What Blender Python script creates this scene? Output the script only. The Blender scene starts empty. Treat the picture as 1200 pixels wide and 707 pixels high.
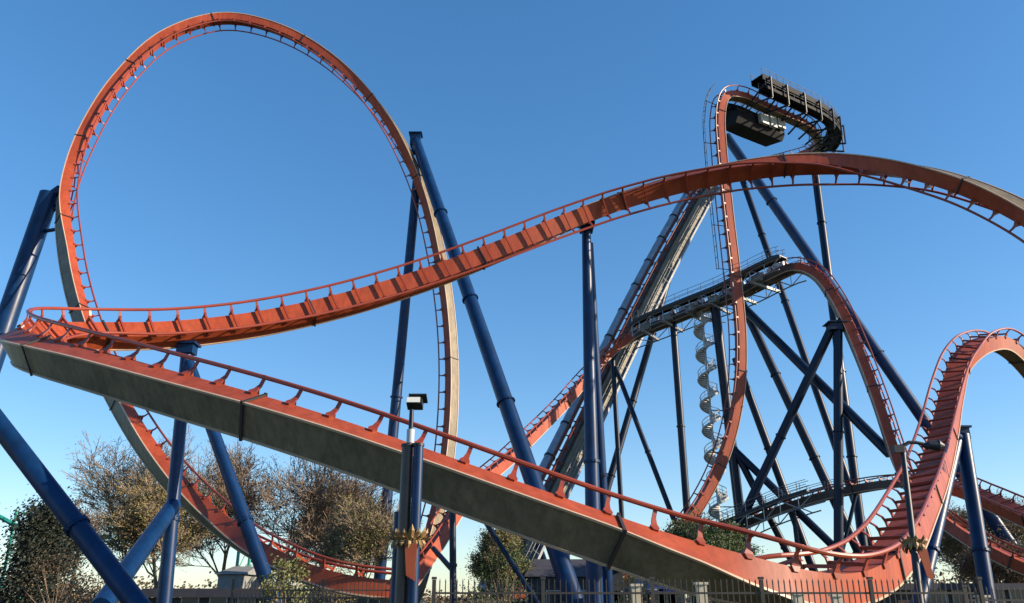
import bpy, math, random
from mathutils import Vector as V, Matrix
R = math.radians
sc = bpy.context.scene
COL = sc.collection
# ------------------------------------------------------------------ camera
PITCH, F, CX, CY, EYE = R(20.2), 942.0, 600.0, 353.5, 1.6
cp, sp = math.cos(PITCH), math.sin(PITCH)
cam = bpy.data.objects.new('camera', bpy.data.cameras.new('camera'))
COL.objects.link(cam)
cam.location = (0, 0, EYE)
cam.rotation_euler = (R(90) + PITCH, 0, 0)
cam.data.sensor_width = 36
cam.data.lens = 36 * F / 1200
cam.data.clip_end = 6000
sc.camera = cam

def P(px, py, Y):
    u = (px - CX) / F; v = (CY - py) / F
    d = V((u, cp - v * sp, sp + v * cp))
    return V((0, 0, EYE)) + d * (Y / d.y)
def ground_py(Y, z=0.0):
    return CY - F * ((z - EYE) * cp - Y * sp) / (Y * cp + (z - EYE) * sp)
def GP(px, Y, z=0.0):
    dep = Y * cp + (z - EYE) * sp
    return V(((px - CX) / F * dep, Y, z))

# ------------------------------------------------------------------ world and sun
SUN_AZ, SUN_EL = 79.0, 20.0            # azimuth measured from "behind the viewer" towards the right
to_sun = V((math.sin(R(SUN_AZ)) * math.cos(R(SUN_EL)), -math.cos(R(SUN_AZ)) * math.cos(R(SUN_EL)), math.sin(R(SUN_EL))))
w = bpy.data.worlds.new('World'); sc.world = w; w.use_nodes = True
nt = w.node_tree; nt.nodes.clear()
sky = nt.nodes.new('ShaderNodeTexSky'); sky.sky_type = 'NISHITA'; sky.sun_disc = False
sky.sun_elevation = R(SUN_EL); sky.sun_rotation = math.atan2(to_sun.x, to_sun.y)
sky.altitude = 0; sky.air_density = 1.0; sky.dust_density = 0.2; sky.ozone_density = 4.0
bg = nt.nodes.new('ShaderNodeBackground'); bg.inputs[1].default_value = 0.15
wo = nt.nodes.new('ShaderNodeOutputWorld')
hs = nt.nodes.new('ShaderNodeHueSaturation'); hs.inputs['Saturation'].default_value = 1.22; hs.inputs['Hue'].default_value = 0.505
gm = nt.nodes.new('ShaderNodeGamma'); gm.inputs[1].default_value = 0.8
nt.links.new(sky.outputs[0], hs.inputs['Color']); nt.links.new(hs.outputs[0], gm.inputs[0]); nt.links.new(gm.outputs[0], bg.inputs[0]); nt.links.new(bg.outputs[0], wo.inputs[0])
sl = bpy.data.lights.new('sun', 'SUN'); sl.energy = 4.8; sl.angle = R(0.5); sl.color = (1.0, 0.83, 0.62)
so = bpy.data.objects.new('sun', sl); COL.objects.link(so)
so.rotation_euler = to_sun.to_track_quat('Z', 'Y').to_euler()
sc.view_settings.view_transform = 'Standard'; sc.view_settings.look = 'None'
sc.view_settings.gamma = 1.0; sc.view_settings.exposure = 0.9

# ------------------------------------------------------------------ materials
def mat(name, col, rough=0.5, metal=0.0, var=0.15, scale=1.5, bump=0.0, col2=None, coat=0.0, spec=0.5, grime=0.0, bscale=None, streak=False):
    m = bpy.data.materials.new(name); m.use_nodes = True
    n = m.node_tree; b = n.nodes['Principled BSDF']
    b.inputs['Roughness'].default_value = rough; b.inputs['Metallic'].default_value = metal
    b.inputs['Specular IOR Level'].default_value = spec
    if coat: b.inputs['Coat Weight'].default_value = coat; b.inputs['Coat Roughness'].default_value = 0.15
    tc = n.nodes.new('ShaderNodeTexCoord'); nz = n.nodes.new('ShaderNodeTexNoise')
    nz.inputs['Scale'].default_value = scale; nz.inputs['Detail'].default_value = 6; nz.inputs['Roughness'].default_value = 0.65
    if streak:
        mp = n.nodes.new('ShaderNodeMapping'); mp.inputs['Scale'].default_value = (1, 1, 0.12)
        n.links.new(tc.outputs['Object'], mp.inputs[0]); n.links.new(mp.outputs[0], nz.inputs['Vector'])
    else:
        n.links.new(tc.outputs['Object'], nz.inputs['Vector'])
    cr = n.nodes.new('ShaderNodeValToRGB')
    c2 = col2 or tuple(c * (1 + var) for c in col)
    c1 = col if col2 else tuple(c * (1 - var) for c in col)
    cr.color_ramp.elements[0].position = 0.33; cr.color_ramp.elements[1].position = 0.67
    cr.color_ramp.elements[0].color = (*c1, 1); cr.color_ramp.elements[1].color = (*c2, 1)
    n.links.new(nz.outputs[0], cr.inputs[0]); n.links.new(cr.outputs[0], b.inputs['Base Color'])
    if grime:
        g1 = n.nodes.new('ShaderNodeTexNoise'); g1.inputs['Scale'].default_value = 2.2; g1.inputs['Detail'].default_value = 8; g1.inputs['Roughness'].default_value = 0.75
        mp2 = n.nodes.new('ShaderNodeMapping'); mp2.inputs['Scale'].default_value = (1.6, 1.6, 0.35)
        n.links.new(tc.outputs['Object'], mp2.inputs[0]); n.links.new(mp2.outputs[0], g1.inputs['Vector'])
        r2_ = n.nodes.new('ShaderNodeValToRGB'); r2_.color_ramp.elements[0].position = 0.38; r2_.color_ramp.elements[1].position = 0.6
        lo = 1 - grime; r2_.color_ramp.elements[0].color = (lo, lo, lo * .95, 1); r2_.color_ramp.elements[1].color = (1, 1, 1, 1)
        mx = n.nodes.new('ShaderNodeMix'); mx.data_type = 'RGBA'; mx.blend_type = 'MULTIPLY'; mx.inputs[0].default_value = 1
        n.links.new(g1.outputs[0], r2_.inputs[0]); n.links.new(cr.outputs[0], mx.inputs[6]); n.links.new(r2_.outputs[0], mx.inputs[7]); n.links.new(mx.outputs[2], b.inputs['Base Color'])
        rr = n.nodes.new('ShaderNodeMapRange'); rr.inputs[3].default_value = min(1, rough + .2); rr.inputs[4].default_value = max(.1, rough - .08)
        n.links.new(g1.outputs[0], rr.inputs[0]); n.links.new(rr.outputs[0], b.inputs['Roughness'])
    if bump:
        n2 = n.nodes.new('ShaderNodeTexNoise'); n2.inputs['Scale'].default_value = bscale or scale * 6; n2.inputs['Detail'].default_value = 5
        n.links.new(tc.outputs['Object'], n2.inputs['Vector'])
        bp = n.nodes.new('ShaderNodeBump'); bp.inputs['Strength'].default_value = bump
        n.links.new(n2.outputs[0], bp.inputs['Height']); n.links.new(bp.outputs[0], b.inputs['Normal'])
    return m
M = {}
M['orange'] = mat('orange_paint', (0.30, 0.046, 0.015), 0.45, col2=(0.40, 0.074, 0.026), scale=0.7, bump=0.05, streak=True, spec=0.4, grime=0.28)
M['rail'] = mat('rail_paint', (0.25, 0.042, 0.02), 0.4, var=0.12, scale=0.8)
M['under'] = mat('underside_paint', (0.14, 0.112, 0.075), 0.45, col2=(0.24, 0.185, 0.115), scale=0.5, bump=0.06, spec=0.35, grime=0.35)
M['lip'] = mat('sunlit_edge_tone', (0.45, 0.32, 0.22), 0.45, var=0.1)  # sunlit line on the spine's lower flanges, put into a pale colour
M['splice'] = mat('dark_splice', (0.03, 0.025, 0.025), 0.5)
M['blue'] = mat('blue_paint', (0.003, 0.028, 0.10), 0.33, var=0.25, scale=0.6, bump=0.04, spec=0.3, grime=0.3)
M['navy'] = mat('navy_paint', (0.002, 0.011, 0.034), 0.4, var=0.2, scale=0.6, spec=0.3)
M['black'] = mat('black_panel', (0.004, 0.005, 0.008), 0.7, var=0.3, spec=0.2)
M['bronze'] = mat('brown_steel', (0.06, 0.045, 0.038), 0.5, var=0.35, scale=2)
M['dark'] = mat('dark_steel', (0.010, 0.013, 0.02), 0.5, var=0.3)
M['silver'] = mat('galvanised_steel', (0.30, 0.32, 0.35), 0.36, metal=0.5, var=0.15, scale=0.7)
M['grate'] = mat('grey_grating', (0.20, 0.21, 0.22), 0.55, metal=0.3, var=0.3, scale=3)
M['white'] = mat('white_paint', (0.42, 0.44, 0.44), 0.45, var=0.08)
M['tan'] = mat('sunlit_side_tone', (0.17, 0.145, 0.095), 0.5, var=0.2, scale=0.6)  # sunlight on the lift's right side, put into the tan
M['concrete'] = mat('concrete', (0.35, 0.33, 0.30), 0.85, var=0.15, bump=0.2)
M['gold'] = mat('weathered_gold', (0.25, 0.16, 0.07), 0.55, metal=0.3, var=0.4, scale=6, bump=0.3)
M['banner'] = mat('orange_banner', (0.34, 0.07, 0.025), 0.7, var=0.1)
M['iron'] = mat('fence_iron', (0.05, 0.042, 0.033), 0.5, var=0.2)
M['ivory'] = mat('ivory_post', (0.62, 0.55, 0.40), 0.7, var=0.12)
M['grass'] = mat('lawn', (0.025, 0.04, 0.014), 0.9, col2=(0.05, 0.055, 0.022), scale=0.4, bump=0.3)
M['path'] = mat('asphalt_path', (0.06, 0.06, 0.06), 0.9, var=0.2, scale=2, bump=0.2)
M['bark'] = mat('grey_bark', (0.20, 0.145, 0.10), 0.9, var=0.35, scale=3, bump=0.4)
M['bark_pale'] = mat('pale_bark', (0.26, 0.20, 0.14), 0.9, var=0.3, scale=3, bump=0.4)
def leafm(name, a, b):
    m = mat(name, a, 0.75, col2=b, scale=0.35)
    bs = m.node_tree.nodes['Principled BSDF']
    bs.inputs['Subsurface Weight'].default_value = 0.0
    return m
M['bud'] = leafm('budding_leaves', (0.17, 0.12, 0.04), (0.26, 0.22, 0.07))
M['bud_green'] = leafm('spring_leaves', (0.09, 0.11, 0.03), (0.20, 0.20, 0.07))
M['bud_brown'] = leafm('brown_buds', (0.10, 0.06, 0.035), (0.17, 0.12, 0.06))
M['conifer'] = leafm('conifer_needles', (0.010, 0.016, 0.010), (0.022, 0.03, 0.016))
M['green'] = leafm('green_leaves', (0.03, 0.06, 0.015), (0.08, 0.12, 0.03))
M['wall_dark'] = mat('dark_cladding', (0.035, 0.04, 0.05), 0.7, var=0.25, scale=1)
M['wall_pale'] = mat('pale_render', (0.22, 0.23, 0.23), 0.8, var=0.15)
M['roof_dark'] = mat('dark_roofing', (0.045, 0.045, 0.06), 0.8, var=0.2)
M['roof_tan'] = mat('tan_roofing', (0.36, 0.25, 0.13), 0.8, var=0.15)
M['blue_roof'] = mat('blue_roofing', (0.02, 0.04, 0.11), 0.6, var=0.15)
M['purple'] = mat('purple_canvas', (0.10, 0.05, 0.17), 0.7, var=0.15)
M['teal'] = mat('teal_paint', (0.02, 0.26, 0.20), 0.45, var=0.15)
M['timber'] = mat('dark_timber', (0.045, 0.035, 0.03), 0.8, var=0.3, scale=2, bump=0.3)
M['glass'] = mat('window_glass', (0.04, 0.05, 0.06), 0.1, var=0.1)
def emis(name, c, s):
    m = bpy.data.materials.new(name); m.use_nodes = True; b = m.node_tree.nodes['Principled BSDF']
    b.inputs['Base Color'].default_value = (*c, 1); b.inputs['Roughness'].default_value = 0.25
    return m
M['lens'] = emis('lamp_lens', (0.8, 0.78, 0.7), 0)

# ------------------------------------------------------------------ mesh helpers
class MB:
    def __init__(s): s.v = []; s.f = []; s.mi = []
    def add(s, vs, fs, mi=0):
        o = len(s.v); s.v += [V(x) for x in vs]
        for f in fs: s.f.append([i + o for i in f]); s.mi.append(mi)
    def box(s, c, ax, d, mi=0):
        c = V(c); X, Y, Z = [V(a) for a in ax]; vs = []
        for k in (-1, 1):
            for j in (-1, 1):
                for i in (-1, 1): vs.append(c + X * (i * d[0] / 2) + Y * (j * d[1] / 2) + Z * (k * d[2] / 2))
        s.add(vs, [(0, 2, 3, 1), (4, 5, 7, 6), (0, 1, 5, 4), (2, 6, 7, 3), (0, 4, 6, 2), (1, 3, 7, 5)], mi)
    def abox(s, c, d, mi=0): s.box(c, ((1, 0, 0), (0, 1, 0), (0, 0, 1)), d, mi)
    def tube(s, a, b, r0, r1=None, n=10, cap=True, mi=0):
        a = V(a); b = V(b); r1 = r0 if r1 is None else r1
        d = b - a
        if d.length < 1e-6: return
        d.normalize(); x = d.cross(V((0, 0, 1)))
        if x.length < 1e-3: x = d.cross(V((1, 0, 0)))
        x.normalize(); y = d.cross(x)
        vs = []
        for (p, r) in ((a, r0), (b, r1)):
            for i in range(n):
                t = 2 * math.pi * i / n; vs.append(p + x * (math.cos(t) * r) + y * (math.sin(t) * r))
        fs = [(i, (i + 1) % n, n + (i + 1) % n, n + i) for i in range(n)]
        if cap: fs += [tuple(range(n))[::-1], tuple(range(n, 2 * n))]
        s.add(vs, fs, mi)
    def path(s, pts, r, n=6, mi=0):
        for a, b in zip(pts, pts[1:]): s.tube(a, b, r, r, n, True, mi)
    def build(s, name, mats, parent=None, smooth=False, origin=None):
        o0 = V(origin) if origin is not None else (V(parent['_o']) if parent is not None else V((0, 0, 0)))
        me = bpy.data.meshes.new(name)
        me.from_pydata([tuple(p - o0) for p in s.v], [], s.f)
        mats = mats if isinstance(mats, (list, tuple)) else [mats]
        for m_ in mats: me.materials.append(m_)
        if len(mats) > 1: me.polygons.foreach_set('material_index', s.mi)
        if smooth:
            me.polygons.foreach_set('use_smooth', [True] * len(me.polygons))
            try: me.set_sharp_from_angle(angle=R(40))
            except Exception: pass
        me.update()
        o = bpy.data.objects.new(name, me); COL.objects.link(o)
        if parent is not None:
            o.parent = parent
            o['_o'] = tuple(o0)
        else:
            o.location = o0
        return o
def tag(o, label=None, cat=None, group=None, kind=None):
    if label: o['label'] = label
    if cat: o['category'] = cat
    if group: o['group'] = group
    if kind: o['kind'] = kind
    return o
def thing(name, loc, label, cat, group=None):
    o = bpy.data.objects.new(name, None); COL.objects.link(o)
    o.location = V(loc); o.empty_display_size = 0.5; o['_o'] = tuple(loc)
    return tag(o, label, cat, group)

def solid(name, m, label, cat, mb, loc, group=None, smooth=False):
    o = mb.build(name, m, None, smooth, origin=loc); return tag(o, label, cat, group)

# ------------------------------------------------------------------ splines
def spline(ctrl, step=0.5):
    """ctrl: (px,py,Y,(ux,uy,uz)) -> resampled list of (point, tangent, up, side), arc length"""
    pts = [P(c[0], c[1], c[2]) for c in ctrl]; ups = [V(c[3]).normalized() for c in ctrl]
    pts = [pts[0] * 2 - pts[1]] + pts + [pts[-1] * 2 - pts[-2]]; ups = [ups[0]] + ups + [ups[-1]]
    raw = []
    for i in range(1, len(pts) - 2):
        p0, p1, p2, p3 = pts[i - 1:i + 3]
        t0 = 0; t1 = t0 + max((p1 - p0).length, .01) ** .5; t2 = t1 + max((p2 - p1).length, .01) ** .5; t3 = t2 + max((p3 - p2).length, .01) ** .5
        n = max(4, int((p2 - p1).length / 0.25))
        for k in range(n):
            t = t1 + (t2 - t1) * k / n
            A1 = p0 * ((t1 - t) / (t1 - t0)) + p1 * ((t - t0) / (t1 - t0)); A2 = p1 * ((t2 - t) / (t2 - t1)) + p2 * ((t - t1) / (t2 - t1))
            A3 = p2 * ((t3 - t) / (t3 - t2)) + p3 * ((t - t2) / (t3 - t2))
            B1 = A1 * ((t2 - t) / (t2 - t0)) + A2 * ((t - t0) / (t2 - t0)); B2 = A2 * ((t3 - t) / (t3 - t1)) + A3 * ((t - t1) / (t3 - t1))
            C_ = B1 * ((t2 - t) / (t2 - t1)) + B2 * ((t - t1) / (t2 - t1))
            k2 = k / n; k2 = k2 * k2 * (3 - 2 * k2) * .5 + k2 * .5
            raw.append((C_, ups[i].lerp(ups[i + 1], k2), i - 1 + k / n))
    raw.append((pts[-2], ups[-2], len(ctrl) - 1))
    # smooth positions and ups a little
    for _ in range(6):
        raw = [raw[0]] + [((raw[i-1][0] + raw[i][0] * 2 + raw[i+1][0]) / 4, (raw[i-1][1] + raw[i][1] * 2 + raw[i+1][1]) / 4, raw[i][2]) for i in range(1, len(raw)-1)] + [raw[-1]]
    L = [0]
    for a, b in zip(raw, raw[1:]): L.append(L[-1] + (b[0] - a[0]).length)
    n = max(2, int(L[-1] / step)); out = []; j = 0
    for k in range(n + 1):
        s_ = L[-1] * k / n
        while j < len(L) - 2 and L[j + 1] < s_: j += 1
        t = (s_ - L[j]) / max(L[j + 1] - L[j], 1e-9)
        out.append((raw[j][0].lerp(raw[j+1][0], t), raw[j][1].lerp(raw[j+1][1], t), raw[j][2] + (raw[j+1][2] - raw[j][2]) * t))
    fr = []
    for i, (p, u, par) in enumerate(out):
        T = (out[min(i + 1, n)][0] - out[max(i - 1, 0)][0]).normalized()
        U = (u - T * u.dot(T)).normalized(); S = T.cross(U)
        fr.append((p, T, U, S, par))
    return fr, L[-1] / n
def sweep(mb, fr, prof, mis=None, cap=True, closed=True):
    """prof: list of (s,u) in the side/up plane"""
    n = len(prof); vs = []; fs = []; mi = []
    for (p, T, U, S, _) in fr:
        for (a, b) in prof: vs.append(p + S * a + U * b)
    for i in range(len(fr) - 1):
        for k in range(n if closed else n - 1):
            k2 = (k + 1) % n
            fs.append((i * n + k, i * n + k2, (i + 1) * n + k2, (i + 1) * n + k)); mi.append(mis[k] if mis else 0)
    if cap and closed:
        fs.append(tuple(range(n))[::-1]); mi.append(0); fs.append(tuple(range((len(fr) - 1) * n, len(fr) * n))); mi.append(0)
    o = len(mb.v); mb.v += vs
    for f, m_ in zip(fs, mi): mb.f.append([x + o for x in f]); mb.mi.append(m_)
def circ(a, b, r, n=8): return [(a + r * math.cos(2 * math.pi * k / n), b + r * math.sin(2 * math.pi * k / n)) for k in range(n)]

BW, BD, RO, GA, RR = 1.12, 0.95, 0.54, 1.9, 0.08      # spine width and depth, rail height above it, gauge, rail radius
def tie_mesh():
    mb = MB(); top = BD / 2
    ax = ((1, 0, 0), (0, 1, 0), (0, 0, 1))
    for s in (-1, 1):
        # curved bracket from the spine's upper edge to the rail: wide foot, slim neck
        st = [(BW / 2 + .03, top - .16, .16), (BW / 2 + .03, top + .01, .32), (BW / 2 + .06, top + .14, .18), (BW / 2 + .14, top + .34, .13), (GA / 2 - .05, top + RO - .03, .12)]
        ring = []
        for (x, z, w_) in st:
            for (i, j) in ((-1, -1), (1, -1), (1, 1), (-1, 1)): ring.append(V((s * (x + i * .035), j * w_ / 2, z)))
        fs = [(0, 1, 2, 3), (16, 19, 18, 17)]
        for k in range(4):
            for q in range(4): fs.append((k * 4 + q, k * 4 + 4 + q, k * 4 + 4 + (q + 1) % 4, k * 4 + (q + 1) % 4))
        mb.add(ring, fs)
        mb.box((s * (GA / 2), 0, top + RO), ax, (.14, .14, .05))
    mb.box((0, 0, top + .2), ax, (BW + .16, .08, .12))
    return mb
TIE = None
def track_parts(root, fr, ds, spacing=1.5, k_=1.0, under='under', main='orange', joint=11.0, ends=(True, True), rails=True):
    global TIE
    h, w_ = BD / 2 * k_, BW / 2 * k_
    GA_, RO_, RR_ = GA * k_, RO * k_, RR * k_
    g = 0.05
    mb = MB()
    # top face, flanks orange; bottom face in the pale under-colour; lips along the lower corners
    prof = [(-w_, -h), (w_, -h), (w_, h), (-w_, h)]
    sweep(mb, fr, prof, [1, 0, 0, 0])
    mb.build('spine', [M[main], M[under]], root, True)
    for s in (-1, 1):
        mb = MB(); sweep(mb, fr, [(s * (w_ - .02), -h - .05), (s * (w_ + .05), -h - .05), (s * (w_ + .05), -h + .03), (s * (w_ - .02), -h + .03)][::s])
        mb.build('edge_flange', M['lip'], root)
        if rails:
            mb = MB(); sweep(mb, fr, circ(s * GA_ / 2, h + RO_, RR_)); mb.build('rail', M['rail'], root, True)
    # splice joints
    L = ds * (len(fr) - 1); k = max(1, int(L / joint))
    for i in range(1, k + 1):
        p, T, U, S, _ = fr[min(len(fr) - 2, int((i - .5) * (len(fr) - 1) / k))]
        mb = MB()
        for (c, d) in (((0, h + .03), (w_ * 2 + .2, .10, .06)), ((0, -h - .065), (w_ * 2 + .2, .10, .06)), ((w_ + .05, 0), (.06, .10, h * 2 + .1)), ((-w_ - .05, 0), (.06, .10, h * 2 + .1))):
            mb.box(p + S * c[0] + U * c[1], (S, T, U), d)
        mb.build('splice_flange', M['splice'], root)
    if TIE is None:
        m_ = tie_mesh(); TIE = bpy.data.meshes.new('tie'); TIE.from_pydata([tuple(x) for x in m_.v], [], m_.f); TIE.materials.append(M['rail'])
    n = int(L / spacing)
    if n > 99: n = 99
    for i in range(n):
        q = (i + .5) / n * (len(fr) - 1); a = int(q)
        p, T, U, S, _ = fr[a]
        p = p.lerp(fr[min(a + 1, len(fr) - 1)][0], q - a)
        o = bpy.data.objects.new('tie', TIE); COL.objects.link(o); o.parent = root
        mt = Matrix((S * k_, T * k_, U * k_)).transposed().to_4x4(); mt.translation = p - V(root['_o']); o.matrix_local = mt
def cut(fr, a, b): return [f for f in fr if a - 1e-6 <= f[4] <= b + 1e-6]
def cut2(fr, a, b):
    idx = [i for i, f in enumerate(fr) if a <= f[4] <= b]; return fr[idx[0]: min(idx[-1] + 2, len(fr))]
def track(fr, ds, label, **kw):
    p = fr[len(fr) // 2][0]
    r = thing('coaster_track', (p.x, p.y, 0), label, 'roller coaster track')
    track_parts(r, fr, ds, **kw); return r

# ------------------------------------------------------------------ the sweeping track, near run and hill (one continuous curve)
near = (0, .77, .64)
A = [(1420, 425, 38, (.15, .75, -.6)), (1300, 322, 41, (.12, .75, -.65)), (1200, 250, 44, (.08, .7, -.7)), (1110, 212, 46, (0, .55, -.8)), (1030, 196, 48, (0, .25, -.97)),
     (940, 193, 49, (0, -.35, -.94)), (850, 204, 49.5, (0, -.7, -.72)), (760, 226, 50, (0, -.84, -.54)), (690, 250, 50, (0, -.91, -.4)), (600, 288, 49, (.03, -.97, -.12)),
     (500, 327, 48, (.05, -.97, .08)), (400, 358, 46.5, (.1, -.94, .22)), (300, 380, 44.5, (.18, -.9, .35)), (200, 392, 42, (.28, -.84, .45)), (110, 394, 39.5, (.45, -.68, .58)),
     (52, 395, 37, (.72, -.35, .6)), (24, 399, 34.5, (.8, .1, .6)), (22, 407, 32, (.7, .45, .6)), (60, 420, 29.8, (.45, .72, .58)), (100, 431, 28.6, (.3, .78, .55)), (200, 460, 26.6, (.2, .82, .52)),
     (300, 489, 25.2, (.12, .85, .5)), (400, 521, 24.3, (.06, .87, .49)), (500, 556, 23.9, (0, .87, .49)), (600, 592, 23.9, (0, .87, .49)), (700, 627, 24.3, (-.05, .87, .5)), (800, 661, 25, (-.1, .74, .66)),
     (880, 681, 25.6, (-.1, .36, .92)), (940, 690, 26.2, (-.15, -.08, .98)), (985, 689, 27.2, (-.25, -.3, .92)), (1022, 675, 28.8, (-.35, -.45, .83)), (1052, 645, 31.5, (-.45, -.53, .72)),
     (1077, 596, 36.5, (-.5, -.58, .62)), (1094, 554, 41.5, (-.55, -.6, .55)), (1107, 504, 47, (-.57, -.64, .48)), (1116, 458, 51, (-.5, -.7, .45)), (1127, 424, 54, (-.28, -.7, .6)), (1150, 405, 56.5, (-.1, -.35, .92)),
     (1175, 404, 58.5, (.1, -.1, 1)), (1200, 424, 60, (.4, 0, .85)), (1240, 475, 62, (.5, .05, .8))]
frA, dsA = spline(A)
track(cut2(frA, 0, 15.9), dsA, 'long orange track sweeping from the right edge over a crest down to the left turnaround')
track(cut2(frA, 15.9, 28), dsA, 'nearest track run with grey underside, sloping down from the left edge towards the fence')
track(cut2(frA, 28, 50), dsA, 'orange track pulling up from the fence into the small hill at the right edge')

# ------------------------------------------------------------------ big left loop
B = [(470, 730, 66, (-.7, .6, .4)), (488, 690, 67, (-.7, .62, .3)), (503, 635, 69, (-.72, .68, .15)), (519, 570, 71, (-.74, .68, .05)), (528, 490, 72, (-.75, .66, 0)), (528, 400, 73, (-.75, .66, -.08)),
     (517, 310, 73, (-.75, .62, -.2)), (492, 215, 73, (-.76, .5, -.4)), (452, 138, 72, (-.65, .3, -.7)), (395, 75, 71, (-.45, .12, -.9)), (330, 36, 70, (-.2, .05, -1)), (262, 22, 69, (.1, 0, -1)),
     (195, 42, 67, (.4, 0, -.9)), (140, 92, 65, (.7, .0, -.7)), (100, 155, 63, (.9, .05, -.4)), (76, 225, 61, (.85, .45, -.1)), (79, 300, 59, (.32, .93, .05)), (100, 385, 57, (.25, .93, .18)),
     (136, 465, 55, (.24, .88, .38)), (187, 545, 52.5, (.26, .8, .5)), (250, 608, 50, (.34, .58, .72)), (320, 655, 47.5, (.3, .28, .9)), (400, 684, 46, (.2, .1, .97)), (480, 694, 46, (0, .1, .97))]
B = [(a, b, c * (1.0 + .13 * min(1, max(0, (c - 48) / 14))), u) for a, b, c, u in B]
frB, dsB = spline(B)
track(cut2(frB, 0, 12.0), dsB, 'right half of the huge upright loop, tan outer face lit by the sun', spacing=1.9, k_=.95)
track(cut2(frB, 12.0, 23), dsB, 'left half of the huge upright loop, curling down to the bare trees', spacing=1.9, k_=.95)

# ------------------------------------------------------------------ first drop, turnaround and lift hill
C1 = [(600, 700, 88, (.2, .2, .95)), (660, 698, 89, (.0, .1, 1)), (720, 688, 90, (-.35, 0, .93)), (772, 650, 91, (-.6, -.1, .8)), (815, 600, 92, (-.8, -.15, .6)), (848, 535, 93, (-.93, -.2, .3)), (865, 465, 93.5, (-1, -.22, .1)),
      (868, 400, 93.5, (-1, -.25, 0)), (861, 320, 93, (-1, -.25, 0)), (853, 250, 93, (-1, -.25, 0)), (846, 180, 93, (-1, -.2, .05)), (844, 135, 93, (-.9, -.2, .35)), (850, 114, 93.5, (-.4, -.1, .9)), (866, 113, 94.5, (-.05, 0, 1)),
      (892, 124, 97, (0, 0, 1)), (922, 137, 100, (0, 0, 1)), (946, 149, 104, (-.1, .05, 1)), (958, 164, 110, (-.15, .1, 1)), (948, 179, 117, (-.1, .1, 1)), (920, 188, 121, (0, .1, 1)), (885, 197, 123, (-.05, .05, 1)), (848, 208, 123, (-.3, -.1, .95)),
      (824, 226, 122, (-.6, -.25, .72)), (800, 265, 119.8, (-.72, -.3, .62)), (760, 340, 116, (-.72, -.3, .62)), (700, 462, 110, (-.72, -.3, .62)), (640, 585, 104.5, (-.72, -.3, .62)), (585, 697, 100, (-.72, -.3, .62))]
frC, dsC = spline(C1)
track(cut2(frC, 0, 13.0), dsC, 'tall vertical first drop falling from the high platform and curving out left', spacing=1.9)
t = track(cut2(frC, 13.0, 21.0), dsC, 'orange track turning around on top of the highest tower', spacing=1.9)
lift = track(cut2(frC, 21.0, 27), dsC, 'steep straight lift hill track with silver pipes along its side', spacing=2.4, under='dark', main='bronze', k_=1.25)
frL = cut2(frC, 21.6, 27)
for (a, b, r_) in ((2.2, 1.35, .72), (1.55, -.2, .72)):
    mb = MB(); sweep(mb, frL, circ(a, b, r_, 12)); mb.build('silver_pipe', M['silver'], lift, True)
for i in range(6, len(frL) - 3, 11):
    p, T, U, S, _ = frL[i]; mb = MB()
    mb.tube(p + S * 2.2 + U * 1.35 - T * .14, p + S * 2.2 + U * 1.35 + T * .14, .8, .8, 16); mb.build('pipe_clamp', M['dark'], lift); mb = MB()
    mb.tube(p + S * 1.55 - U * .2 - T * .14, p + S * 1.55 - U * .2 + T * .14, .8, .8, 16)
    mb.build('pipe_clamp', M['dark'], lift)
mb = MB(); sweep(mb, frL, [(-1.75, -1.3), (-.75, -1.3), (-.75, .2), (-1.75, .2)]); mb.build('sunlit_side_beam', M['tan'], lift)  # beam added as the lift box's sunlit right side, lit tone in its colour

def walkway(root, fr, off, up, width=1.0, post=4, fascia=0.25, sides=(-1, 1), m='grate', fm='dark', z_rail=1.1, skirt=0.0, worldup=False):
    if worldup:
        fr = [(p, T, V((0, 0, 1)), T.cross(V((0, 0, 1))).normalized(), q) for (p, T, U, S, q) in fr]
    mb = MB(); sweep(mb, fr, [(off - width / 2, up - .1), (off + width / 2, up - .1), (off + width / 2, up), (off - width / 2, up)]); mb.build('walkway_deck', M[m], root)
    for s in sides:
        e = off + s * width / 2
        mb = MB(); sweep(mb, fr, [(e - .06, up - fascia - skirt), (e + .06, up - fascia - skirt), (e + .06, up + .08), (e - .06, up + .08)]); mb.build('walkway_fascia', M[fm], root)
        mb = MB()
        for h in (z_rail, z_rail * .55): sweep(mb, fr, circ(e, up + h, .035, 5))
        for i in range(0, len(fr), post):
            p, T, U, S, _ = fr[i]; mb.tube(p + S * e + U * up, p + S * e + U * (up + z_rail), .04, .04, 5)
        mb.build('handrail', M['grate'], root)
walkway(lift, frL, -2.9, -1.1, 1.0, 5, .2, fm='grate')
# catwalks round the top turn
frT = cut2(frC, 12.8, 18.4)
pl = thing('maintenance_platform', (frT[10][0].x, frT[10][0].y, 0), 'dark railed maintenance walkway wrapping the top turn of the highest tower', 'platform')
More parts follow.
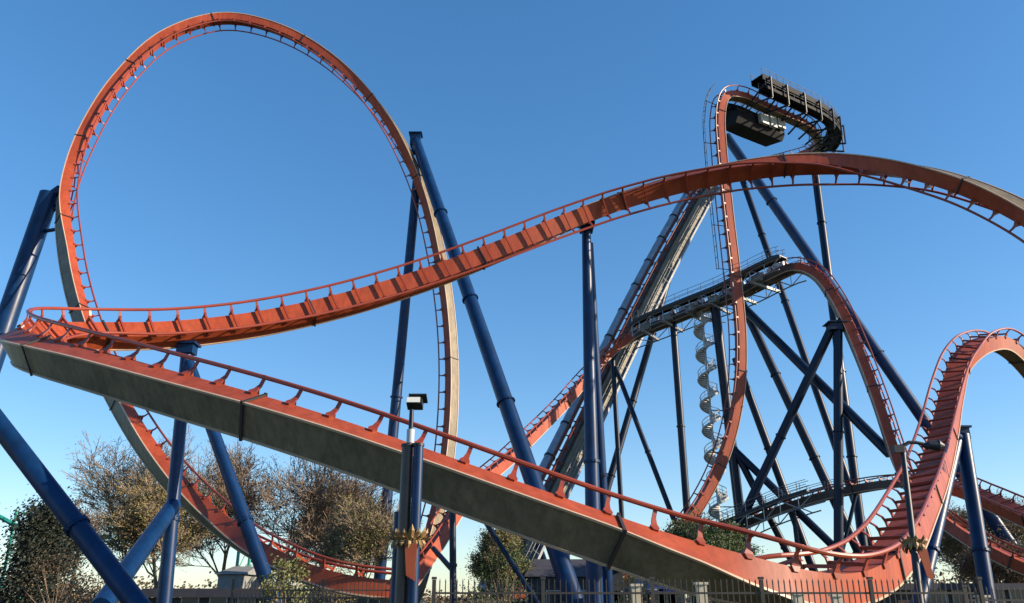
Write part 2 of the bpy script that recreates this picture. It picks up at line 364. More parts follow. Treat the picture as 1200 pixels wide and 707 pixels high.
# side S = T x U; find which side is the outer one
walkway(pl, cut2(frC, 13.1, 18.5), 2.6, 1.7, 1.9, 3, .3, skirt=.5, m='black', fm='black', worldup=True)
walkway(pl, cut2(frC, 13.3, 17.8), 2.9, .1, 1.2, 4, .2, skirt=.2, m='black', fm='black', worldup=True)
walkway(pl, cut2(frC, 12.6, 15.2), -2.9, -.3, 2.6, 3, .3, skirt=.6, fm='black', worldup=True)
frp = cut2(frC, 13.0, 15.0)
mb = MB()
sweep(mb, [(p, T, V((0, 0, 1)), T.cross(V((0, 0, 1))).normalized(), q) for (p, T, U, S, q) in frp], [(-4.2, -2.9), (-1.4, -3.3), (-.9, -2.5), (-.9, -.75), (-4.2, -.75)])
mb.build('machinery_housing', M['black'], pl)
for i in range(1, len(frp) - 1, 3):
    p, T, U, S, _ = frp[i]; Z = V((0, 0, 1)); W_ = T.cross(Z).normalized(); mb = MB()
    mb.box(p - W_ * 4.24 - Z * 1.8, (T, W_, Z), (.12, .1, 2.1)); mb.build('housing_rib', M['grate'], pl)
    mb = MB(); mb.tube(p - W_ * 4.2 - Z * .8, p - W_ * 4.2 + Z * .5, .05, .05, 5); mb.tube(p - W_ * 4.2 - Z * .8, p - W_ * .6 + Z * .2, .09, .09, 5); mb.build('bracket_frame', M['dark'], pl)
p, T, U, S, _ = frp[int(len(frp) * .62)]
Sw = T.cross(V((0, 0, 1))).normalized()
for k, (da, wd, hh) in enumerate(((-1.6, 1.6, 1.5), (.3, 1.2, 1.8), (2.0, 1.5, 1.4))):
    mb = MB(); mb.box(p + T * da - Sw * .45 + V((0, 0, -1.75 + .2 * k)), (T, Sw, V((0, 0, 1))), (wd, .5, hh)); mb.build('control_cabinet', M['white'], pl)
for i in range(4, len(frT), 7):
    p, T, U, S, _ = frT[i]; Sw = T.cross(V((0, 0, 1))).normalized(); mb = MB()
    for a, b in (((-1.5, -1.6), (4.0, 1.4)), ((4.0, 1.4), (3.9, -1.8)), ((3.9, -1.8), (0, -1.0))):
        mb.tube(p + Sw * a[0] + V((0, 0, a[1])), p + Sw * b[0] + V((0, 0, b[1])), .14, .14, 6)
    mb.build('bracket_frame', M['dark'], pl)

# ladder on the first drop
frD = cut2(frC, 8, 11.9)
ld = thing('access_ladder', (frD[0][0].x, frD[0][0].y, 0), 'thin ladder running down the left of the vertical first drop', 'ladder')
for s in (-.28, .28):
    mb = MB(); sweep(mb, frD, circ(s, 2.3, .05, 5)); mb.build('ladder_rail', M['dark'], ld)
mb = MB()
for i in range(0, len(frD), 3):
    p, T, U, S, _ = frD[i]; mb.tube(p + U * 2.3 - S * .28, p + U * 2.3 + S * .28, .04, .04, 5)
    if i % 12 == 0: mb.tube(p + U * 2.3, p + U * .6, .05, .05, 5)
mb.build('rungs', M['dark'], ld)

# ------------------------------------------------------------------ rise, mid-course brakes, second drop
D = [(470, 700, 64, (-.3, .5, .8)), (510, 640, 70, (-.4, -.1, .75)), (545, 585, 76, (-.4, -.2, .8)), (600, 535, 86, (-.35, -.25, .85)), (660, 475, 97, (-.3, -.1, .9)), (705, 424, 105, (-.2, .1, .95)), (740, 396, 107, (-.08, 0, 1)), (800, 370, 103, (0, 0, 1)),
     (862, 346, 98, (0, 0, 1)), (905, 324, 93.5, (0, 0, 1)), (932, 314, 91, (.1, 0, 1)), (955, 322, 89, (.45, 0, .85)), (978, 352, 87.5, (.8, -.1, .5)), (1003, 405, 86, (.9, -.15, .35)), (1028, 470, 84, (.92, -.2, .35)),
     (1048, 530, 82, (.92, -.2, .35)), (1068, 575, 79, (.75, -.25, .6)), (1100, 607, 75, (.45, -.3, .8)), (1150, 640, 71, (.3, -.4, .85)), (1210, 668, 68, (.1, -.4, .9)), (1300, 690, 66, (0, -.3, .95))]
frD2, dsD = spline(D)
track(cut2(frD2, 0, 6.0), dsD, 'orange track climbing behind the blue column up to the middle brake platform', spacing=1.8)
br = track(cut2(frD2, 6.0, 10.0), dsD, 'brake run track high in the middle, fitted with dark walkways', spacing=1.8, under='dark', main='bronze')
track(cut2(frD2, 10.0, 20), dsD, 'second drop, orange track falling right from the middle brake platform', spacing=1.8)
frK = cut2(frD2, 6.0, 10.0)
walkway(br, frK, -2.4, .9, 1.4, 4, .35, worldup=True)
walkway(br, frK, 2.4, .9, 1.4, 4, .35, worldup=True)
def truss(root, fr, off, z0, z1, step=4, r=.07):
    Z = V((0, 0, 1))
    W_ = lambda i: (fr[i][0], fr[i][1].cross(Z).normalized())
    for z in (z0, z1):
        mb = MB(); mb.path([W_(i)[0] + W_(i)[1] * off + Z * z for i in range(0, len(fr), 2)], r * 1.2, 6); mb.build('truss_chord', M['grate'], root)
    mb = MB()
    for k, i in enumerate(range(0, len(fr) - step, step)):
        a, sa = W_(i); b, sb = W_(i + step); za, zb = (z0, z1) if k % 2 else (z1, z0)
        mb.tube(a + sa * off + Z * za, b + sb * off + Z * zb, r, r, 5)
        mb.tube(a + sa * off + Z * z0, a + sa * off + Z * z1, r * .8, r * .8, 5)
    mb.build('truss_web', M['silver'], root)
truss(br, frK, 2.9, -.9, .5); truss(br, frK, -2.9, -.9, .5)
for i in range(3, len(frK) - 2, 3):
    p, T, U, S, _ = frK[i]
    mb = MB(); mb.box(p + V((0, 0, .95)), (S, T, U), (.35, .9, .5)); mb.box(p + V((0, 0, 1.2)), (S, T, U), (1.2, .12, .1)); mb.build('brake_caliper', M['silver'] if i % 2 else M['white'], br)
rnd = random.Random(5)
for i in range(5, len(frK) - 3, 7):
    p, T, U, S, _ = frK[i]; mb = MB()
    mb.box(p + V((0, 0, -.95)), (S, T, V((0, 0, 1))), (5.8, .25, .35)); mb.box(p + S * 1.6 + V((0, 0, -.2)), (S, T, V((0, 0, 1))), (.8, 1.3, .9))
    mb.build('brake_crossbeam', M['grate'], br)
for i in (18, 26, 34, 42):
    if i < len(frK):
        p, T, U, S, _ = frK[i]; mb = MB(); mb.box(p - S * 2.4 + V((0, 0, 1.7)), (S, T, V((0, 0, 1))), (.8, 1.4, 1.5)); mb.build('control_cabinet', M['grate'], br)

# final brake run low on the right
E = [(820, 640, 100, (0, 0, 1)), (862, 620, 96, (0, 0, 1)), (930, 592, 92, (0, 0, 1)), (1000, 574, 88, (0, 0, 1)), (1060, 566, 82, (-.1, 0, 1)), (1120, 572, 74, (-.3, -.35, .9)), (1160, 588, 68, (-.35, -.45, .82)), (1215, 612, 62, (-.3, -.45, .85)), (1300, 640, 56, (0, -.3, .95))]
frE, dsE = spline(E)
fb = track(cut2(frE, 0, 4), dsE, 'low final brake run with dark railed walkway at lower right', spacing=1.8, main='bronze', under='bronze', k_=.85)
track(cut2(frE, 4, 8), dsE, 'red brown track leaving the low brake run towards the right edge', spacing=1.8)
walkway(fb, cut2(frE, 0, 2.7), -2.2, .7, 1.3, 4, .25, worldup=True)
walkway(fb, cut2(frE, 0, 2.3), 2.2, .7, 1.3, 4, .25, worldup=True)
truss(fb, cut2(frE, 0, 2.7), 2.8, -1.0, .4); truss(fb, cut2(frE, 0, 2.3), -2.8, -1.0, .4)

# ------------------------------------------------------------------ supports
def leg_points(px1, py1, Y1, px2, py2, Yf, zf=0.0):
    a = P(px1, py1, Y1); gy = ground_py(Yf, zf)
    gx = px1 + (px2 - px1) * (gy - py1) / (py2 - py1)
    return a, GP(gx, Yf, zf)
def support(label, legs, beams=(), cap=None, m='blue', flanges=True, cat='coaster support', group=None):
    pts = [leg_points(*l[:6]) for l in legs]
    root = thing('track_support', pts[0][1], label, cat, group)
    mm = M[m]
    for (a, b), l in zip(pts, legs):
        r1 = l[6] / 2; r0 = (l[7] if len(l) > 7 else l[6]) / 2
        mb = MB(); n = 16
        mb.tube(a, b, r0, r1, n); lo = mb.build('leg', mm, root, True)
        L = (b - a).length; d = (b - a) / L
        if flanges:
            k = max(1, int(L / 13))
            for i in range(1, k + 1):
                t = i / (k + .6); c = a + d * (L * t); rr = (r0 + (r1 - r0) * t) * 1.22
                f = MB(); f.tube(c - d * .07, c - d * .01, rr, rr, n); f.tube(c + d * .01, c + d * .07, rr, rr, n)
                for j in range(10):
                    an = j * math.pi / 5; x = d.orthogonal().normalized(); y = d.cross(x); q = c + (x * math.cos(an) + y * math.sin(an)) * rr * .93
                    f.tube(q - d * .12, q + d * .12, .03, .03, 5)
                f.build('flange', mm, lo)
        f = MB(); f.tube(b + V((0, 0, 0)), b + V((0, 0, .35)), r1 * 2.1, r1 * 2.1, 14); f.build('footing', M['concrete'], root)
    for (x1, y1, Y1, x2, y2, Y2, dia) in beams:
        mb = MB(); mb.tube(P(x1, y1, Y1), P(x2, y2, Y2), dia / 2, dia / 2, 12); mb.build('brace', mm, root, True)
    if cap:
        (x, y, Y, sx, sz) = cap; mb = MB(); c = P(x, y, Y); mb.abox(c, (sx, sx * .8, sz)); mb.abox(c + V((0, 0, sz / 2 + .06)), (sx * 1.3, sx * 1.1, .12)); mb.build('saddle', mm, root)
    return root
S_ = support
S_('thick blue support leaning in from the left edge to the left side of the loop', [(58, 228, 68.5, 3, 388, 66, 1.75, 1.75)], beams=[(58, 232, 68.5, 72, 222, 68.8, 1.0), (52, 256, 68.5, 72, 238, 68.6, .4), (47, 272, 68.4, 72, 268, 67.5, .35)])
S_('blue tube slanting down right from the left edge in front of the dark conifer', [(-70, 408, 27, 158, 705, 25, .62)])
S_('blue three-legged support under the left end of the sweeping track', [(219, 412, 42.5, 193, 700, 42.5, .72, .62), (221, 425, 42.5, 321, 705, 40, .7, .62)], beams=[(203, 592, 42.5, 118, 712, 33, .8)], cap=(219, 410, 42.5, .9, .5))
S_('tall two-legged blue support spread under the right side of the big loop', [(487, 165, 83, 668, 690, 66, 1.6, 1.2), (490, 195, 83, 452, 600, 86, 1.2, 1.0)], cap=(487, 165, 83, 1.2, 1.5), beams=[(487, 175, 83, 478, 185, 82.6, .8), (492, 200, 83, 484, 200, 82.6, .6)])
S_('straight blue column holding the long sweeping track at picture centre', [(687, 270, 51, 697, 700, 51, 1.05, .62), (691, 285, 51.5, 712, 700, 57, .85, .5)], cap=(687, 268, 51, .9, .5))
S_('longest blue brace running from the top tower down to the right edge', [(851, 160, 96, 1088, 500, 86, 1.35, 1.25)])
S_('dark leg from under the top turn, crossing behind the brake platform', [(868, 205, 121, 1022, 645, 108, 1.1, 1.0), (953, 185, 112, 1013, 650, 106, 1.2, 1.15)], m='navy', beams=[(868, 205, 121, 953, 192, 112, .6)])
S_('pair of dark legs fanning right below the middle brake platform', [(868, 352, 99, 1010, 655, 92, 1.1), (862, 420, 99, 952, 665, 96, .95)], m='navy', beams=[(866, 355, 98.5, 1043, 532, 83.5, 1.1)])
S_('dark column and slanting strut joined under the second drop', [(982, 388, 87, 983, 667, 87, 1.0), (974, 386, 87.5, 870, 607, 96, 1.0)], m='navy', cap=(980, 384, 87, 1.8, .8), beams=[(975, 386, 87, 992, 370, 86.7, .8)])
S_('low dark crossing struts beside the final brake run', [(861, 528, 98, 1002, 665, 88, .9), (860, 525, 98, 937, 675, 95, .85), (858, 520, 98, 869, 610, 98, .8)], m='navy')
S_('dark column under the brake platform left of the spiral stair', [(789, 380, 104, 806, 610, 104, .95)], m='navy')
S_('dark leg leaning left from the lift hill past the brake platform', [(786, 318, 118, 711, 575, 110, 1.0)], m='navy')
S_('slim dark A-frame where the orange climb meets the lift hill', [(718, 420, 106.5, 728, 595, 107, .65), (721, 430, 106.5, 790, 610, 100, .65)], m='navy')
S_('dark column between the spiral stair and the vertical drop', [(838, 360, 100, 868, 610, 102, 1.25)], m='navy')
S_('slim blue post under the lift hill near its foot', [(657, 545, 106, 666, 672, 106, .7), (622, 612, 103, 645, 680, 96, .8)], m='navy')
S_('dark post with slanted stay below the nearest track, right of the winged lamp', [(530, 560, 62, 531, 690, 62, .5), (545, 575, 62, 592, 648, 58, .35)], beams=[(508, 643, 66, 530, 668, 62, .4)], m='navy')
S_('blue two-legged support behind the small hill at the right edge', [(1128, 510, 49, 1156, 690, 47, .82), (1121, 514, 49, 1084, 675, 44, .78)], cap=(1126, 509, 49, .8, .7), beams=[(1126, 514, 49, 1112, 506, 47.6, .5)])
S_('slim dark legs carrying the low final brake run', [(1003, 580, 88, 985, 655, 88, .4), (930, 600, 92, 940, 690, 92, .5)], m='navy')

# ------------------------------------------------------------------ spiral stair
c0 = P(822, 362, 101); base = V((c0.x, c0.y, 0))
stt = thing('spiral_staircase', base, 'pale zigzag emergency stair tower beside the vertical drop', 'staircase')
mb = MB(); mb.tube(base, V((c0.x, c0.y, c0.z + 1)), .16, .16, 10); mb.build('centre_pole', M['white'], stt, True)
H = c0.z; turn = 3.3; rad = 1.15; n = int(H / .2)
st_ = MB(); rl = [[], [], []]
for i in range(n):
    z = i * .2; a = 2 * math.pi * z / turn
    q = V((math.cos(a), math.sin(a), 0)); tq = V((-q.y, q.x, 0))
    st_.box(base + q * (rad * .55) + V((0, 0, z)), (q, tq, V((0, 0, 1))), (rad * .95, .46, .17))
    rl[0].append(base + q * rad + V((0, 0, z + .0))); rl[1].append(base + q * rad + V((0, 0, z + 1.0))); rl[2].append(base + q * rad + V((0, 0, z + .5)))
st_.build('steps', M['white'], stt)
mb = MB(); mb.path(rl[0], .17, 6); mb.build('stringer', M['white'], stt)
mb = MB(); mb.path(rl[1], .05, 5); mb.path(rl[2], .035, 5)
for i in range(0, n, 2): mb.tube(rl[0][i], rl[1][i], .03, .03, 4)
mb.build('handrail', M['white'], stt)
mb = MB(); mb.abox(V((c0.x, c0.y, c0.z)), (3, 3, .15)); mb.build('landing', M['grate'], stt)
for z in range(6, int(H), 6):
    mb = MB(); e = V((c0.x, c0.y, z)); mb.tube(e, e + V((3.2, .6, 0)), .08, .08, 6); mb.build('tie_bar', M['silver'], stt)

# ------------------------------------------------------------------ winged lamp columns
def spikes(mb, c, axis, r, n, h, tilt, rnd):
    x = axis.orthogonal().normalized(); y = axis.cross(x)
    for i in range(n):
        a = 2 * math.pi * i / n; o = x * math.cos(a) + y * math.sin(a); hh = h * rnd.uniform(.7, 1.25)
        b = c + o * r; tip = b + axis * hh * math.cos(tilt) + o * hh * math.sin(tilt); t = axis.cross(o)
        wv = t * (.09 * h / .3)
        mid = b.lerp(tip, .5) + o * .02
        mb.add([b - wv, b + wv, mid + wv * .9, tip, mid - wv * .9, b + o * .04, mid + o * .05], [(0, 5, 6, 4), (5, 1, 2, 6), (4, 6, 3), (6, 2, 3), (0, 1, 5), (0, 4, 3, 2, 1)])
rnd = random.Random(3)
b0 = GP(466, 20.5); b1 = GP(480, 20.4)
lc = thing('lamp_column', b0, 'bundle of blue and brown columns with a floodlight, gold feather collar and orange banner', 'lamp column')
zt = P(465, 524, 20.5).z
mb = MB(); mb.tube(b0, V((b0.x, b0.y, zt)), .155, .145, 20); mb.build('brown_column', mat('bronze_paint', (.05, .034, .026), .4, var=.3), lc, True)
mb = MB(); mb.tube(b1, V((b1.x, b1.y, zt + .05)), .135, .125, 20); mb.build('column', M['blue'], lc, True)
b2 = GP(459, 20.9); mb = MB(); mb.tube(b2, V((b2.x, b2.y, P(455, 600, 20.9).z)), .12, .12, 16); mb.build('column', M['blue'], lc, True)
for c, r_ in ((b0, .165), (b1, .145)):
    mb = MB(); mb.tube(V((c.x, c.y, zt)), V((c.x, c.y, zt + .07)), r_, r_, 20); mb.build('column_cap', M['dark'], lc, True)
lp = V((b0.x + .06, b0.y, 0)); zl = P(468, 480, 20.5).z
mb = MB(); mb.tube(V((lp.x, lp.y, zt)), V((lp.x, lp.y, zl)), .07, .055, 12); mb.build('lamp_pole', M['navy'], lc, True)
mb = MB(); mb.tube(V((lp.x, lp.y, zt + .1)), V((lp.x, lp.y, zt + .45)), .1, .1, 12); mb.build('junction_box', M['white'], lc, True)
mb = MB(); hx = ((1, 0, 0), (0, math.cos(R(-18)), math.sin(R(-18))), (0, -math.sin(R(-18)), math.cos(R(-18))))
hc = V((lp.x + .08, lp.y, zl + .16)); mb.box(hc, hx, (.4, .34, .2)); mb.box(hc + V((.08, 0, .13)), hx, (.46, .42, .04)); fh = mb.build('floodlight_head', M['dark'], lc)
mb = MB(); mb.box(hc + V(hx[1]) * -.215 + V((-.02, 0, -.02)), hx, (.34, .03, .15)); mb.build('lens', M['lens'], fh)
cc = V(((b0.x + b1.x) / 2 - .01, b0.y - .05, P(470, 630, 20.3).z))
mb = MB(); mb.tube(cc - V((0, 0, .16)), cc + V((0, 0, .05)), .3, .36, 18)
spikes(mb, cc, V((0, 0, 1)), .34, 15, .27, R(28), rnd); spikes(mb, cc + V((0, 0, -.06)), V((0, 0, 1)), .36, 15, .22, R(62), rnd)
spikes(mb, cc + V((0, 0, -.05)), V((0, 0, -1)), .34, 14, .22, R(15), rnd); mb.build('feather_collar', M['gold'], lc)
def banner(mb, top, wid, h, tilt=0):
    a = top; vs = []
    for yy in (-.015, .015):
        vs += [a + V((-wid / 2, yy, 0)), a + V((wid / 2, yy, 0)), a + V((wid / 2 * .8 + tilt, yy, -h)), a + V((-wid / 2 * .55 + tilt, yy, -h * .86))]
    mb.add(vs, [(0, 3, 2, 1), (4, 5, 6, 7), (0, 1, 5, 4), (1, 2, 6, 5), (2, 3, 7, 6), (3, 0, 4, 7)])
mb = MB(); banner(mb, cc + V((.1, -.36, -.15)), .3, .85); mb.build('banner', M['banner'], lc)

r2 = GP(1088, 19); top2 = P(1058, 528, 20.2)
ax_ = (top2 - r2).normalized()
l2 = thing('lamp_post', r2, 'slim leaning dark lamp post with gold crest in front of the right-hand hill track', 'lamp post')
mb = MB(); mb.tube(r2, top2, .1, .06, 14); mb.build('post', M['dark'], l2, True)
mb = MB(); arm = [top2 + V((x_, 0, z_)) for x_, z_ in ((0, 0), (.05, .12), (.18, .2), (.36, .2), (.55, .16))]; mb.path(arm, .045, 8); mb.build('lamp_arm', M['dark'], l2)
mb = MB(); e = arm[-1]
for (a, b, ra, rb) in ((-.05, .1, .04, .1), (.1, .35, .1, .14), (.35, .5, .14, .05)): mb.tube(e + V((a, 0, -.02)), e + V((b, 0, -.05)), ra, rb, 12)
mb.build('lamp_head', M['dark'], l2)
mb = MB(); e = top2 + V((-.12, 0, .03)); mb.abox(e, (.25, .2, .18)); mb.build('floodlight_head', M['dark'], l2)
t_ = (P(1077, 634, 19.4) - r2).dot(ax_); c2 = r2 + ax_ * t_
mb = MB(); mb.tube(c2 - ax_ * .1, c2 + ax_ * .06, .15, .24, 16); spikes(mb, c2, ax_, .2, 10, .16, R(30), rnd); spikes(mb, c2, -ax_, .18, 10, .2, R(5), rnd); mb.build('gold_crest', M['gold'], l2)
mb = MB(); banner(mb, c2 + V((.1, -.18, -.12)), .22, .7, .06); mb.build('banner', M['banner'], l2)

# ------------------------------------------------------------------ ground
mb = MB(); mb.add([(-1500, -300, 0), (1500, -300, 0), (1500, 3000, 0), (-1500, 3000, 0)], [(0, 1, 2, 3)])
tag(mb.build('ground', M['grass']), kind='structure')
mb = MB(); mb.add([(-200, 2, .004), (200, 2, .004), (200, 14, .004), (-200, 14, .004)], [(0, 1, 2, 3)])
tag(mb.build('path', M['path']), kind='structure')

# ------------------------------------------------------------------ fences
def fence(x0, x1, Y, h, label, ivory=()):
    r = thing('picket_fence', ((x0 + x1) / 2, Y, 0), label, 'fence')
    n = max(1, round((x1 - x0) / 2.4)); w_ = (x1 - x0) / n
    for i in range(n + 1):
        x = x0 + i * w_; mb = MB(); mb.abox((x, Y, (h + .06) / 2), (.075, .075, h + .06)); mb.abox((x, Y, h + .09), (.1, .1, .05)); mb.build('post', M['iron'], r)
    for i in range(n):
        a = x0 + i * w_; mb = MB()
        for z in (.2, h - .42, h - .2): mb.abox((a + w_ / 2, Y, z), (w_ - .08, .03, .04))
        k = int(w_ / .115)
        for j in range(1, k):
            x = a + j * w_ / k; mb.abox((x, Y, h / 2 + .04), (.02, .02, h - .06)); mb.add([(x - .014, Y - .014, h + .01), (x + .014, Y - .014, h + .01), (x + .014, Y + .014, h + .01), (x - .014, Y + .014, h + .01), (x, Y, h + .09)], [(0, 1, 4), (1, 2, 4), (2, 3, 4), (3, 0, 4)])
        mb.build('picket_panel', M['iron'], r)
    return r
fence(-1.6, 9.6, 17.5, 1.88, 'dark iron picket fence running along the bottom centre of the view')
fence(9.8, 17, 18.5, 1.74, 'dark iron picket fence at lower right in front of the pull-up track')
fence(-8.5, -3.0, 26, 2.0, 'dark iron picket fence at lower left below the trees')
for k, px in enumerate((751, 830, 946, 992, 1168)):
    Y = 18.1 if px < 900 else 19.2
    g = GP(px, Y); mb = MB(); hh = P(px, (687, 685, 697, 699, 700)[k], Y).z
    mb.abox(g + V((0, 0, hh / 2)), (.2, .2, hh)); mb.abox(g + V((0, 0, hh + .02)), (.26, .26, .05))
    solid('bollard', M['ivory'], ('pale post behind the fence, leftmost of five', 'pale post behind the fence, second from the left', 'pale post under the lowest track bend, third from left', 'short pale post just right of the lowest track bend', 'pale post near the right edge before the dark wall')[k], 'post', mb, g, group='pale posts behind the fence')

# ------------------------------------------------------------------ buildings
def building(name, px0, px1, Y, ytop, label, wall, roof, depth=8, roof_h=1.5, doors=1, wins=3, flat=False):
    a = GP(px0, Y); b = GP(px1, Y); h = P((px0 + px1) / 2, ytop, Y).z; h0 = h - roof_h; wd = b.x - a.x
    r = thing(name, ((a.x + b.x) / 2, Y, 0), label, 'building')
    mb = MB(); mb.abox(((a.x + b.x) / 2, Y + depth / 2, h0 / 2), (wd, depth, h0)); mb.build('wall', wall, r)
    mb = MB(); e = .35; x0, x1, y0, y1 = a.x - e, b.x + e, Y - e, Y + depth + e; ym = (y0 + y1) / 2
    if flat: mb.abox(((x0 + x1) / 2, ym, h0 + roof_h / 2 + .01), (x1 - x0, y1 - y0, roof_h))
    else:
        ins = min(1.5, wd * .15)
        mb.add([(x0, y0, h0 + .01), (x1, y0, h0 + .01), (x1, y1, h0 + .01), (x0, y1, h0 + .01), (x0 + ins, ym, h), (x1 - ins, ym, h)], [(0, 1, 5, 4), (1, 2, 5), (2, 3, 4, 5), (3, 0, 4), (0, 3, 2, 1)])
    mb.build('roof', roof, r)
    n = doors + wins
    for i in range(n):
        cx = a.x + wd * (i + .5) / n
        if i < doors: mb = MB(); mb.abox((cx, Y - .03, 1.05), (1.0, .08, 2.1)); mb.build('door', M['timber'], r)
        else:
            mb = MB(); mb.abox((cx, Y - .03, 1.6), (1.3, .08, 1.1)); f = mb.build('window', M['white'], r)
            mb = MB(); mb.abox((cx, Y - .055, 1.6), (1.14, .06, .94)); mb.build('pane', M['glass'], f)
building('ride_building', 619, 700, 72, 653, 'dark clad low building seen between the blue legs', M['wall_dark'], M['roof_dark'], roof_h=1.6, flat=False)
building('shop_building', 700, 732, 78, 648, 'small tan roofed building behind the straight blue column', M['wall_dark'], M['roof_tan'])
building('pavilion', 755, 800, 60, 670, 'blue roofed pavilion below the nearest track', M['wall_dark'], M['blue_roof'], roof_h=1.4)
building('storage_shed', 250, 278, 75, 662, 'pale building standing behind the bare trees at left', M['wall_pale'], M['wall_pale'], roof_h=.8)
building('long_shed', 170, 470, 62, 690, 'long low dark building behind the trees at lower left', M['timber'], M['roof_dark'], roof_h=.6, wins=8, flat=True)
building('service_building', 1050, 1290, 48, 684, 'long low dark building along the lower right edge', M['timber'], M['roof_dark'], roof_h=.35, wins=6, flat=True)
# purple parasol
g = GP(812, 50); pr = thing('parasol', g, 'purple parasol beside the blue roofed pavilion', 'parasol')
h = P(812, 677, 50).z; mb = MB(); mb.tube(g, g + V((0, 0, h)), .04, .04, 8); mb.build('pole', M['white'], pr)
mb = MB(); mb.tube(g + V((0, 0, h - .75)), g + V((0, 0, h)), 1.5, .05, 8); mb.build('canopy', M['purple'], pr)

# ------------------------------------------------------------------ teal coaster frames far left
def frame(px, Y, ytop, wpx, label):
    g = GP(px, Y); h = P(px, ytop, Y).z; g2 = GP(px + wpx, Y + 3)
    r = thing('steel_frame', g, label, 'ride structure', 'teal frames of a far ride')
    for q in (g, g2): mb = MB(); mb.tube(q, V((q.x, q.y, h)), .25, .22, 8); mb.build('post', M['teal'], r)
    k = max(2, int(h / 5))
    for i in range(1, k + 1): mb = MB(); mb.tube(V((g.x, g.y, h * i / k - .3)), V((g2.x, g2.y, h * i / k - .3)), .14, .14, 6); mb.build('crossbeam', M['teal'], r)
    for i in range(k): mb = MB(); mb.tube(V((g.x, g.y, h * i / k)), V((g2.x, g2.y, h * (i + 1) / k - .3)), .1, .1, 6); mb.build('brace', M['teal'], r)
frame(-4, 130, 598, 24, 'teal steel frame at the far left edge, left of the conifer')
frame(53, 130, 612, 26, 'teal steel frame just right of the dark conifer')
frame(272, 120, 632, 14, 'teal steel frame seen past the right slanting blue leg at left')
mb = MB(); pts = [P(x, y, 128) for x, y in ((-60, 585), (0, 606), (40, 628), (80, 640), (130, 628))]; mb.path(pts, .35, 8)
solid('coaster_rail', M['teal'], 'teal track of another ride dipping behind the dark conifer', 'roller coaster track', mb, (pts[2].x, pts[2].y, 0))

# ------------------------------------------------------------------ trees
def tree(px, Y, ytop, label, leaf, seed, density=1.0, spread=.38, bark='bark', leaf_size=.16, twig=1.0, low=.18, bare=False):
    rn = random.Random(seed)
    g = GP(px, Y); H = P(px, ytop, Y).z
    r = thing('bare_tree' if density < .25 else 'leafy_tree', g, label, 'tree')
    tr = MB(); tw = MB(); lf = MB()
    def leafq(c, s):
        a = V((rn.gauss(0, 1), rn.gauss(0, 1), rn.gauss(0, 1))).normalized(); b = a.orthogonal().normalized()
        b = (b * math.cos(rn.random() * 6.3) + a.cross(b) * math.sin(rn.random() * 6.3)); cc_ = a.cross(b)
        lf.add([c - b * s * .5, c + cc_ * s * .32, c + b * s * .6, c - cc_ * s * .3], [(0, 1, 2, 3)])
    def rv(k): return V((rn.gauss(0, k), rn.gauss(0, k), rn.gauss(0, k * .7)))
    def grow(p, d, L, rad, lev):
        segs = (5, 4, 3, 3, 2, 2)[lev]
        q = p; dd = d.copy()
        for i in range(segs):
            dd = (dd + rv(.15) + V((0, 0, .06))).normalized()
            q2 = q + dd * (L / segs); r0 = rad * (1 - .6 * i / segs); r1 = rad * (1 - .6 * (i + 1) / segs)
            (tr if lev < 3 else tw).tube(q, q2, max(r0, .024), max(r1, .02), 8 if lev == 0 else (5 if lev < 3 else 3), False)
            if lev < 5 and (i >= 1 or lev > 1):
                for _ in range(((2, 2, 2, 1, 1) if bare else (2, 2, 1, 2, 2))[lev]):
                    x = dd.orthogonal().normalized(); an = rn.random() * 6.283; side = x * math.cos(an) + dd.cross(x) * math.sin(an)
                    tilt = rn.uniform(.4, .95)
                    nd = dd * math.cos(tilt) + side * math.sin(tilt); nd.z = max(nd.z, -.1)
                    grow(q2, nd.normalized(), L * rn.uniform(.48, .72), max(r1 * rn.uniform(.45, .65), .016), lev + 1)
            if lev >= 4 and rn.random() < density:
                for _ in range(5): leafq(q2 + rv(.3), leaf_size * rn.uniform(.6, 1.3))
            q = q2
        if lev < 5: grow(q, dd, L * .6, rad * .42, lev + 1)
    grow(g - V((0, 0, .1)), V((rn.gauss(0, .06), rn.gauss(0, .06), 1)).normalized(), H * .42, H * .013 + .05, 0)
    # scale to height
    zs = max(v.z for v in tw.v + tr.v); k = H / zs
    for m_ in (tr, tw, lf):
        for i, v in enumerate(m_.v): m_.v[i] = g + (v - g) * k
    t0 = tr.build('trunk', M[bark], r, True)
    tw.build('twigs', M[bark], r)
    if lf.v: lf.build('crown', M[leaf], r)
    return r
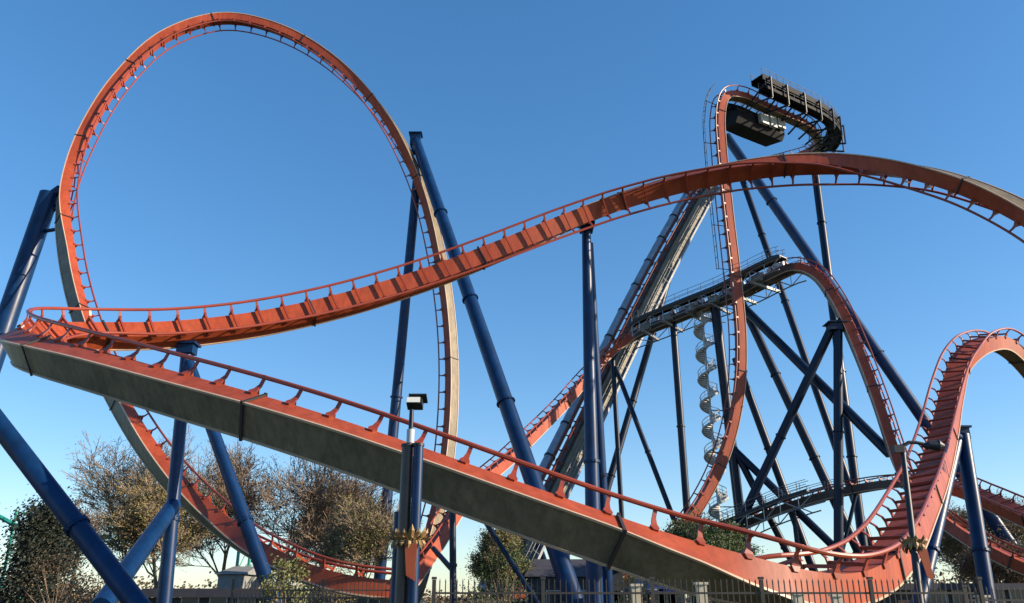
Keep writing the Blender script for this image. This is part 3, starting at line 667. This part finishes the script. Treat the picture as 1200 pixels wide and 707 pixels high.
T_ = [
 (130, 84, 488, 'broad bare tree with olive buds, tallest in the left clump', 'bud', 11, .16, 'bark'),
 (60, 92, 570, 'thin grey budding tree just left of the broad olive tree', 'bud_brown', 12, .15, 'bark'),
 (182, 78, 545, 'olive budding tree with a pale trunk behind the crossing blue tubes', 'bud', 13, .4, 'bark_pale'),
 (262, 88, 520, 'bare greyish tree between the two slanting blue legs at left', 'bud_brown', 14, .1, 'bark'),
 (322, 84, 508, 'bare brown tree with dense twigs behind the lower end of the loop', 'bud_brown', 15, .1, 'bark'),
 (375, 88, 535, 'bare brown tree just left of the green-leafed slender tree', 'bud_brown', 16, .2, 'bark'),
 (428, 70, 572, 'slender tree with fresh green leaves left of the feathered lamp column', 'bud_green', 17, .2, 'bark'),
 (583, 74, 612, 'bushy green tree at the foot of the lift hill', 'bud_green', 18, .3, 'bark'),
 (845, 72, 604, 'small green tree below the vertical drop', 'green', 19, .8, 'bark'),
 (1120, 95, 588, 'budding tree behind the small hill, right of the leaning lamp post', 'bud', 20, .3, 'bark'),
 (1192, 90, 572, 'olive budding tree at the lower right edge', 'bud', 21, .25, 'bark'),
 (1155, 80, 628, 'low shrubby tree behind the right-hand blue support legs', 'bud_brown', 22, .3, 'bark'),
]
for (px, Y, yt, lb, lf_, sd, den, bk) in T_: tree(px, Y, yt, lb, lf_, sd, den, bark=bk, leaf_size=.13, bare=sd in (11, 12, 14, 15, 16, 17, 20, 21, 22))
def bush(px, Y, ytop, wid, label, leaf, seed, n=2600, name='bush', lsz=.15, cat='bush', cone=False, stems='bark'):
    rn = random.Random(seed); g = GP(px, Y); H = P(px, ytop, Y).z
    r = thing(name, g, label, cat)
    tr = MB(); lf = MB()
    cl = []
    for i in range(26):
        z = H * (rn.random() ** (1.3 if cone else .8)); rr = wid * ((1 - z / H) * .9 + .05 if cone else math.sqrt(max(0, 1 - (z / H * 1.0 - .35) ** 2 / .5)))
        a = rn.random() * 6.283; q = rn.random() ** .5
        cl.append(g + V((math.cos(a) * rr * q, math.sin(a) * rr * q, z)))
    for c in cl: tr.tube(g + V((rn.gauss(0, .1), rn.gauss(0, .1), 0)), c, .05 if not cone else .03, .012, 4, False)
    if cone: tr.tube(g, g + V((0, 0, H)), .25, .03, 8)
    for i in range(n):
        c = rn.choice(cl); s = wid * (.2 if not cone else .22)
        p = c + V((rn.gauss(0, s), rn.gauss(0, s), rn.gauss(0, s * .8)))
        if p.z < .05: p.z = .05 + rn.random() * .5
        a = V((rn.gauss(0, 1), rn.gauss(0, 1), rn.gauss(0, 1))).normalized(); b = a.orthogonal().normalized(); cc_ = a.cross(b); sz = lsz * rn.uniform(.5, 1.3)
        lf.add([p - b * sz * .5, p + cc_ * sz * .3, p + b * sz * .5, p - cc_ * sz * .3], [(0, 1, 2, 3)])
    tr.build('trunk' if cone else 'stems', M[stems], r); lf.build('crown' if cone else 'foliage', M[leaf], r)
bush(30, 66, 604, 4.2, 'dark green conifer at the lower left edge', 'conifer', 31, 22000, 'conifer_tree', .26, 'tree', True)
bush(60, 60, 655, 2.8, 'brown twiggy shrub in front of the dark conifer', 'bud_brown', 32, 1800)
bush(330, 38, 655, .95, 'green shrub growing in front of the lower end of the loop', 'bud_green', 33, 2600)
bush(590, 62, 640, 2.2, 'green shrub beside the foot of the lift hill', 'green', 34, 3000)
bush(745, 45, 672, 1.0, 'autumn-toned shrub in front of the blue roofed pavilion', 'bud', 35, 1500)
bush(852, 60, 640, 2.0, 'green shrub just above the lowest end of the nearest track', 'green', 36, 3500)
bush(385, 55, 672, 1.6, 'low olive shrub beneath the foot of the loop', 'bud', 37, 2500)
bush(110, 56, 676, 2.2, 'brown shrub behind the crossing blue tubes at lower left', 'bud_brown', 38, 2500)
# far tree line
rn = random.Random(8); mb = MB()
for i in range(24000):
    x = rn.uniform(-260, 260); Y = rn.uniform(170, 190); h = 4.6 + 1.8 * math.sin(x * .09) + 1.6 * math.sin(x * .23 + 1) + rn.gauss(0, .8)
    p = V((x, Y, rn.random() ** .7 * max(h, 1))); a = V((rn.gauss(0, 1), rn.gauss(0, 1), rn.gauss(0, 1))).normalized(); b = a.orthogonal().normalized(); c = a.cross(b); s = rn.uniform(.2, .5)
    mb.add([p - b * s, p + c * s * .7, p + b * s, p - c * s * .7], [(0, 1, 2, 3)])
o = mb.build('woodland', M['bud_brown']); tag(o, 'low far-off belt of budding trees along the horizon', 'woodland', kind='stuff')
for o in bpy.data.objects:
    if '_o' in o: del o['_o']
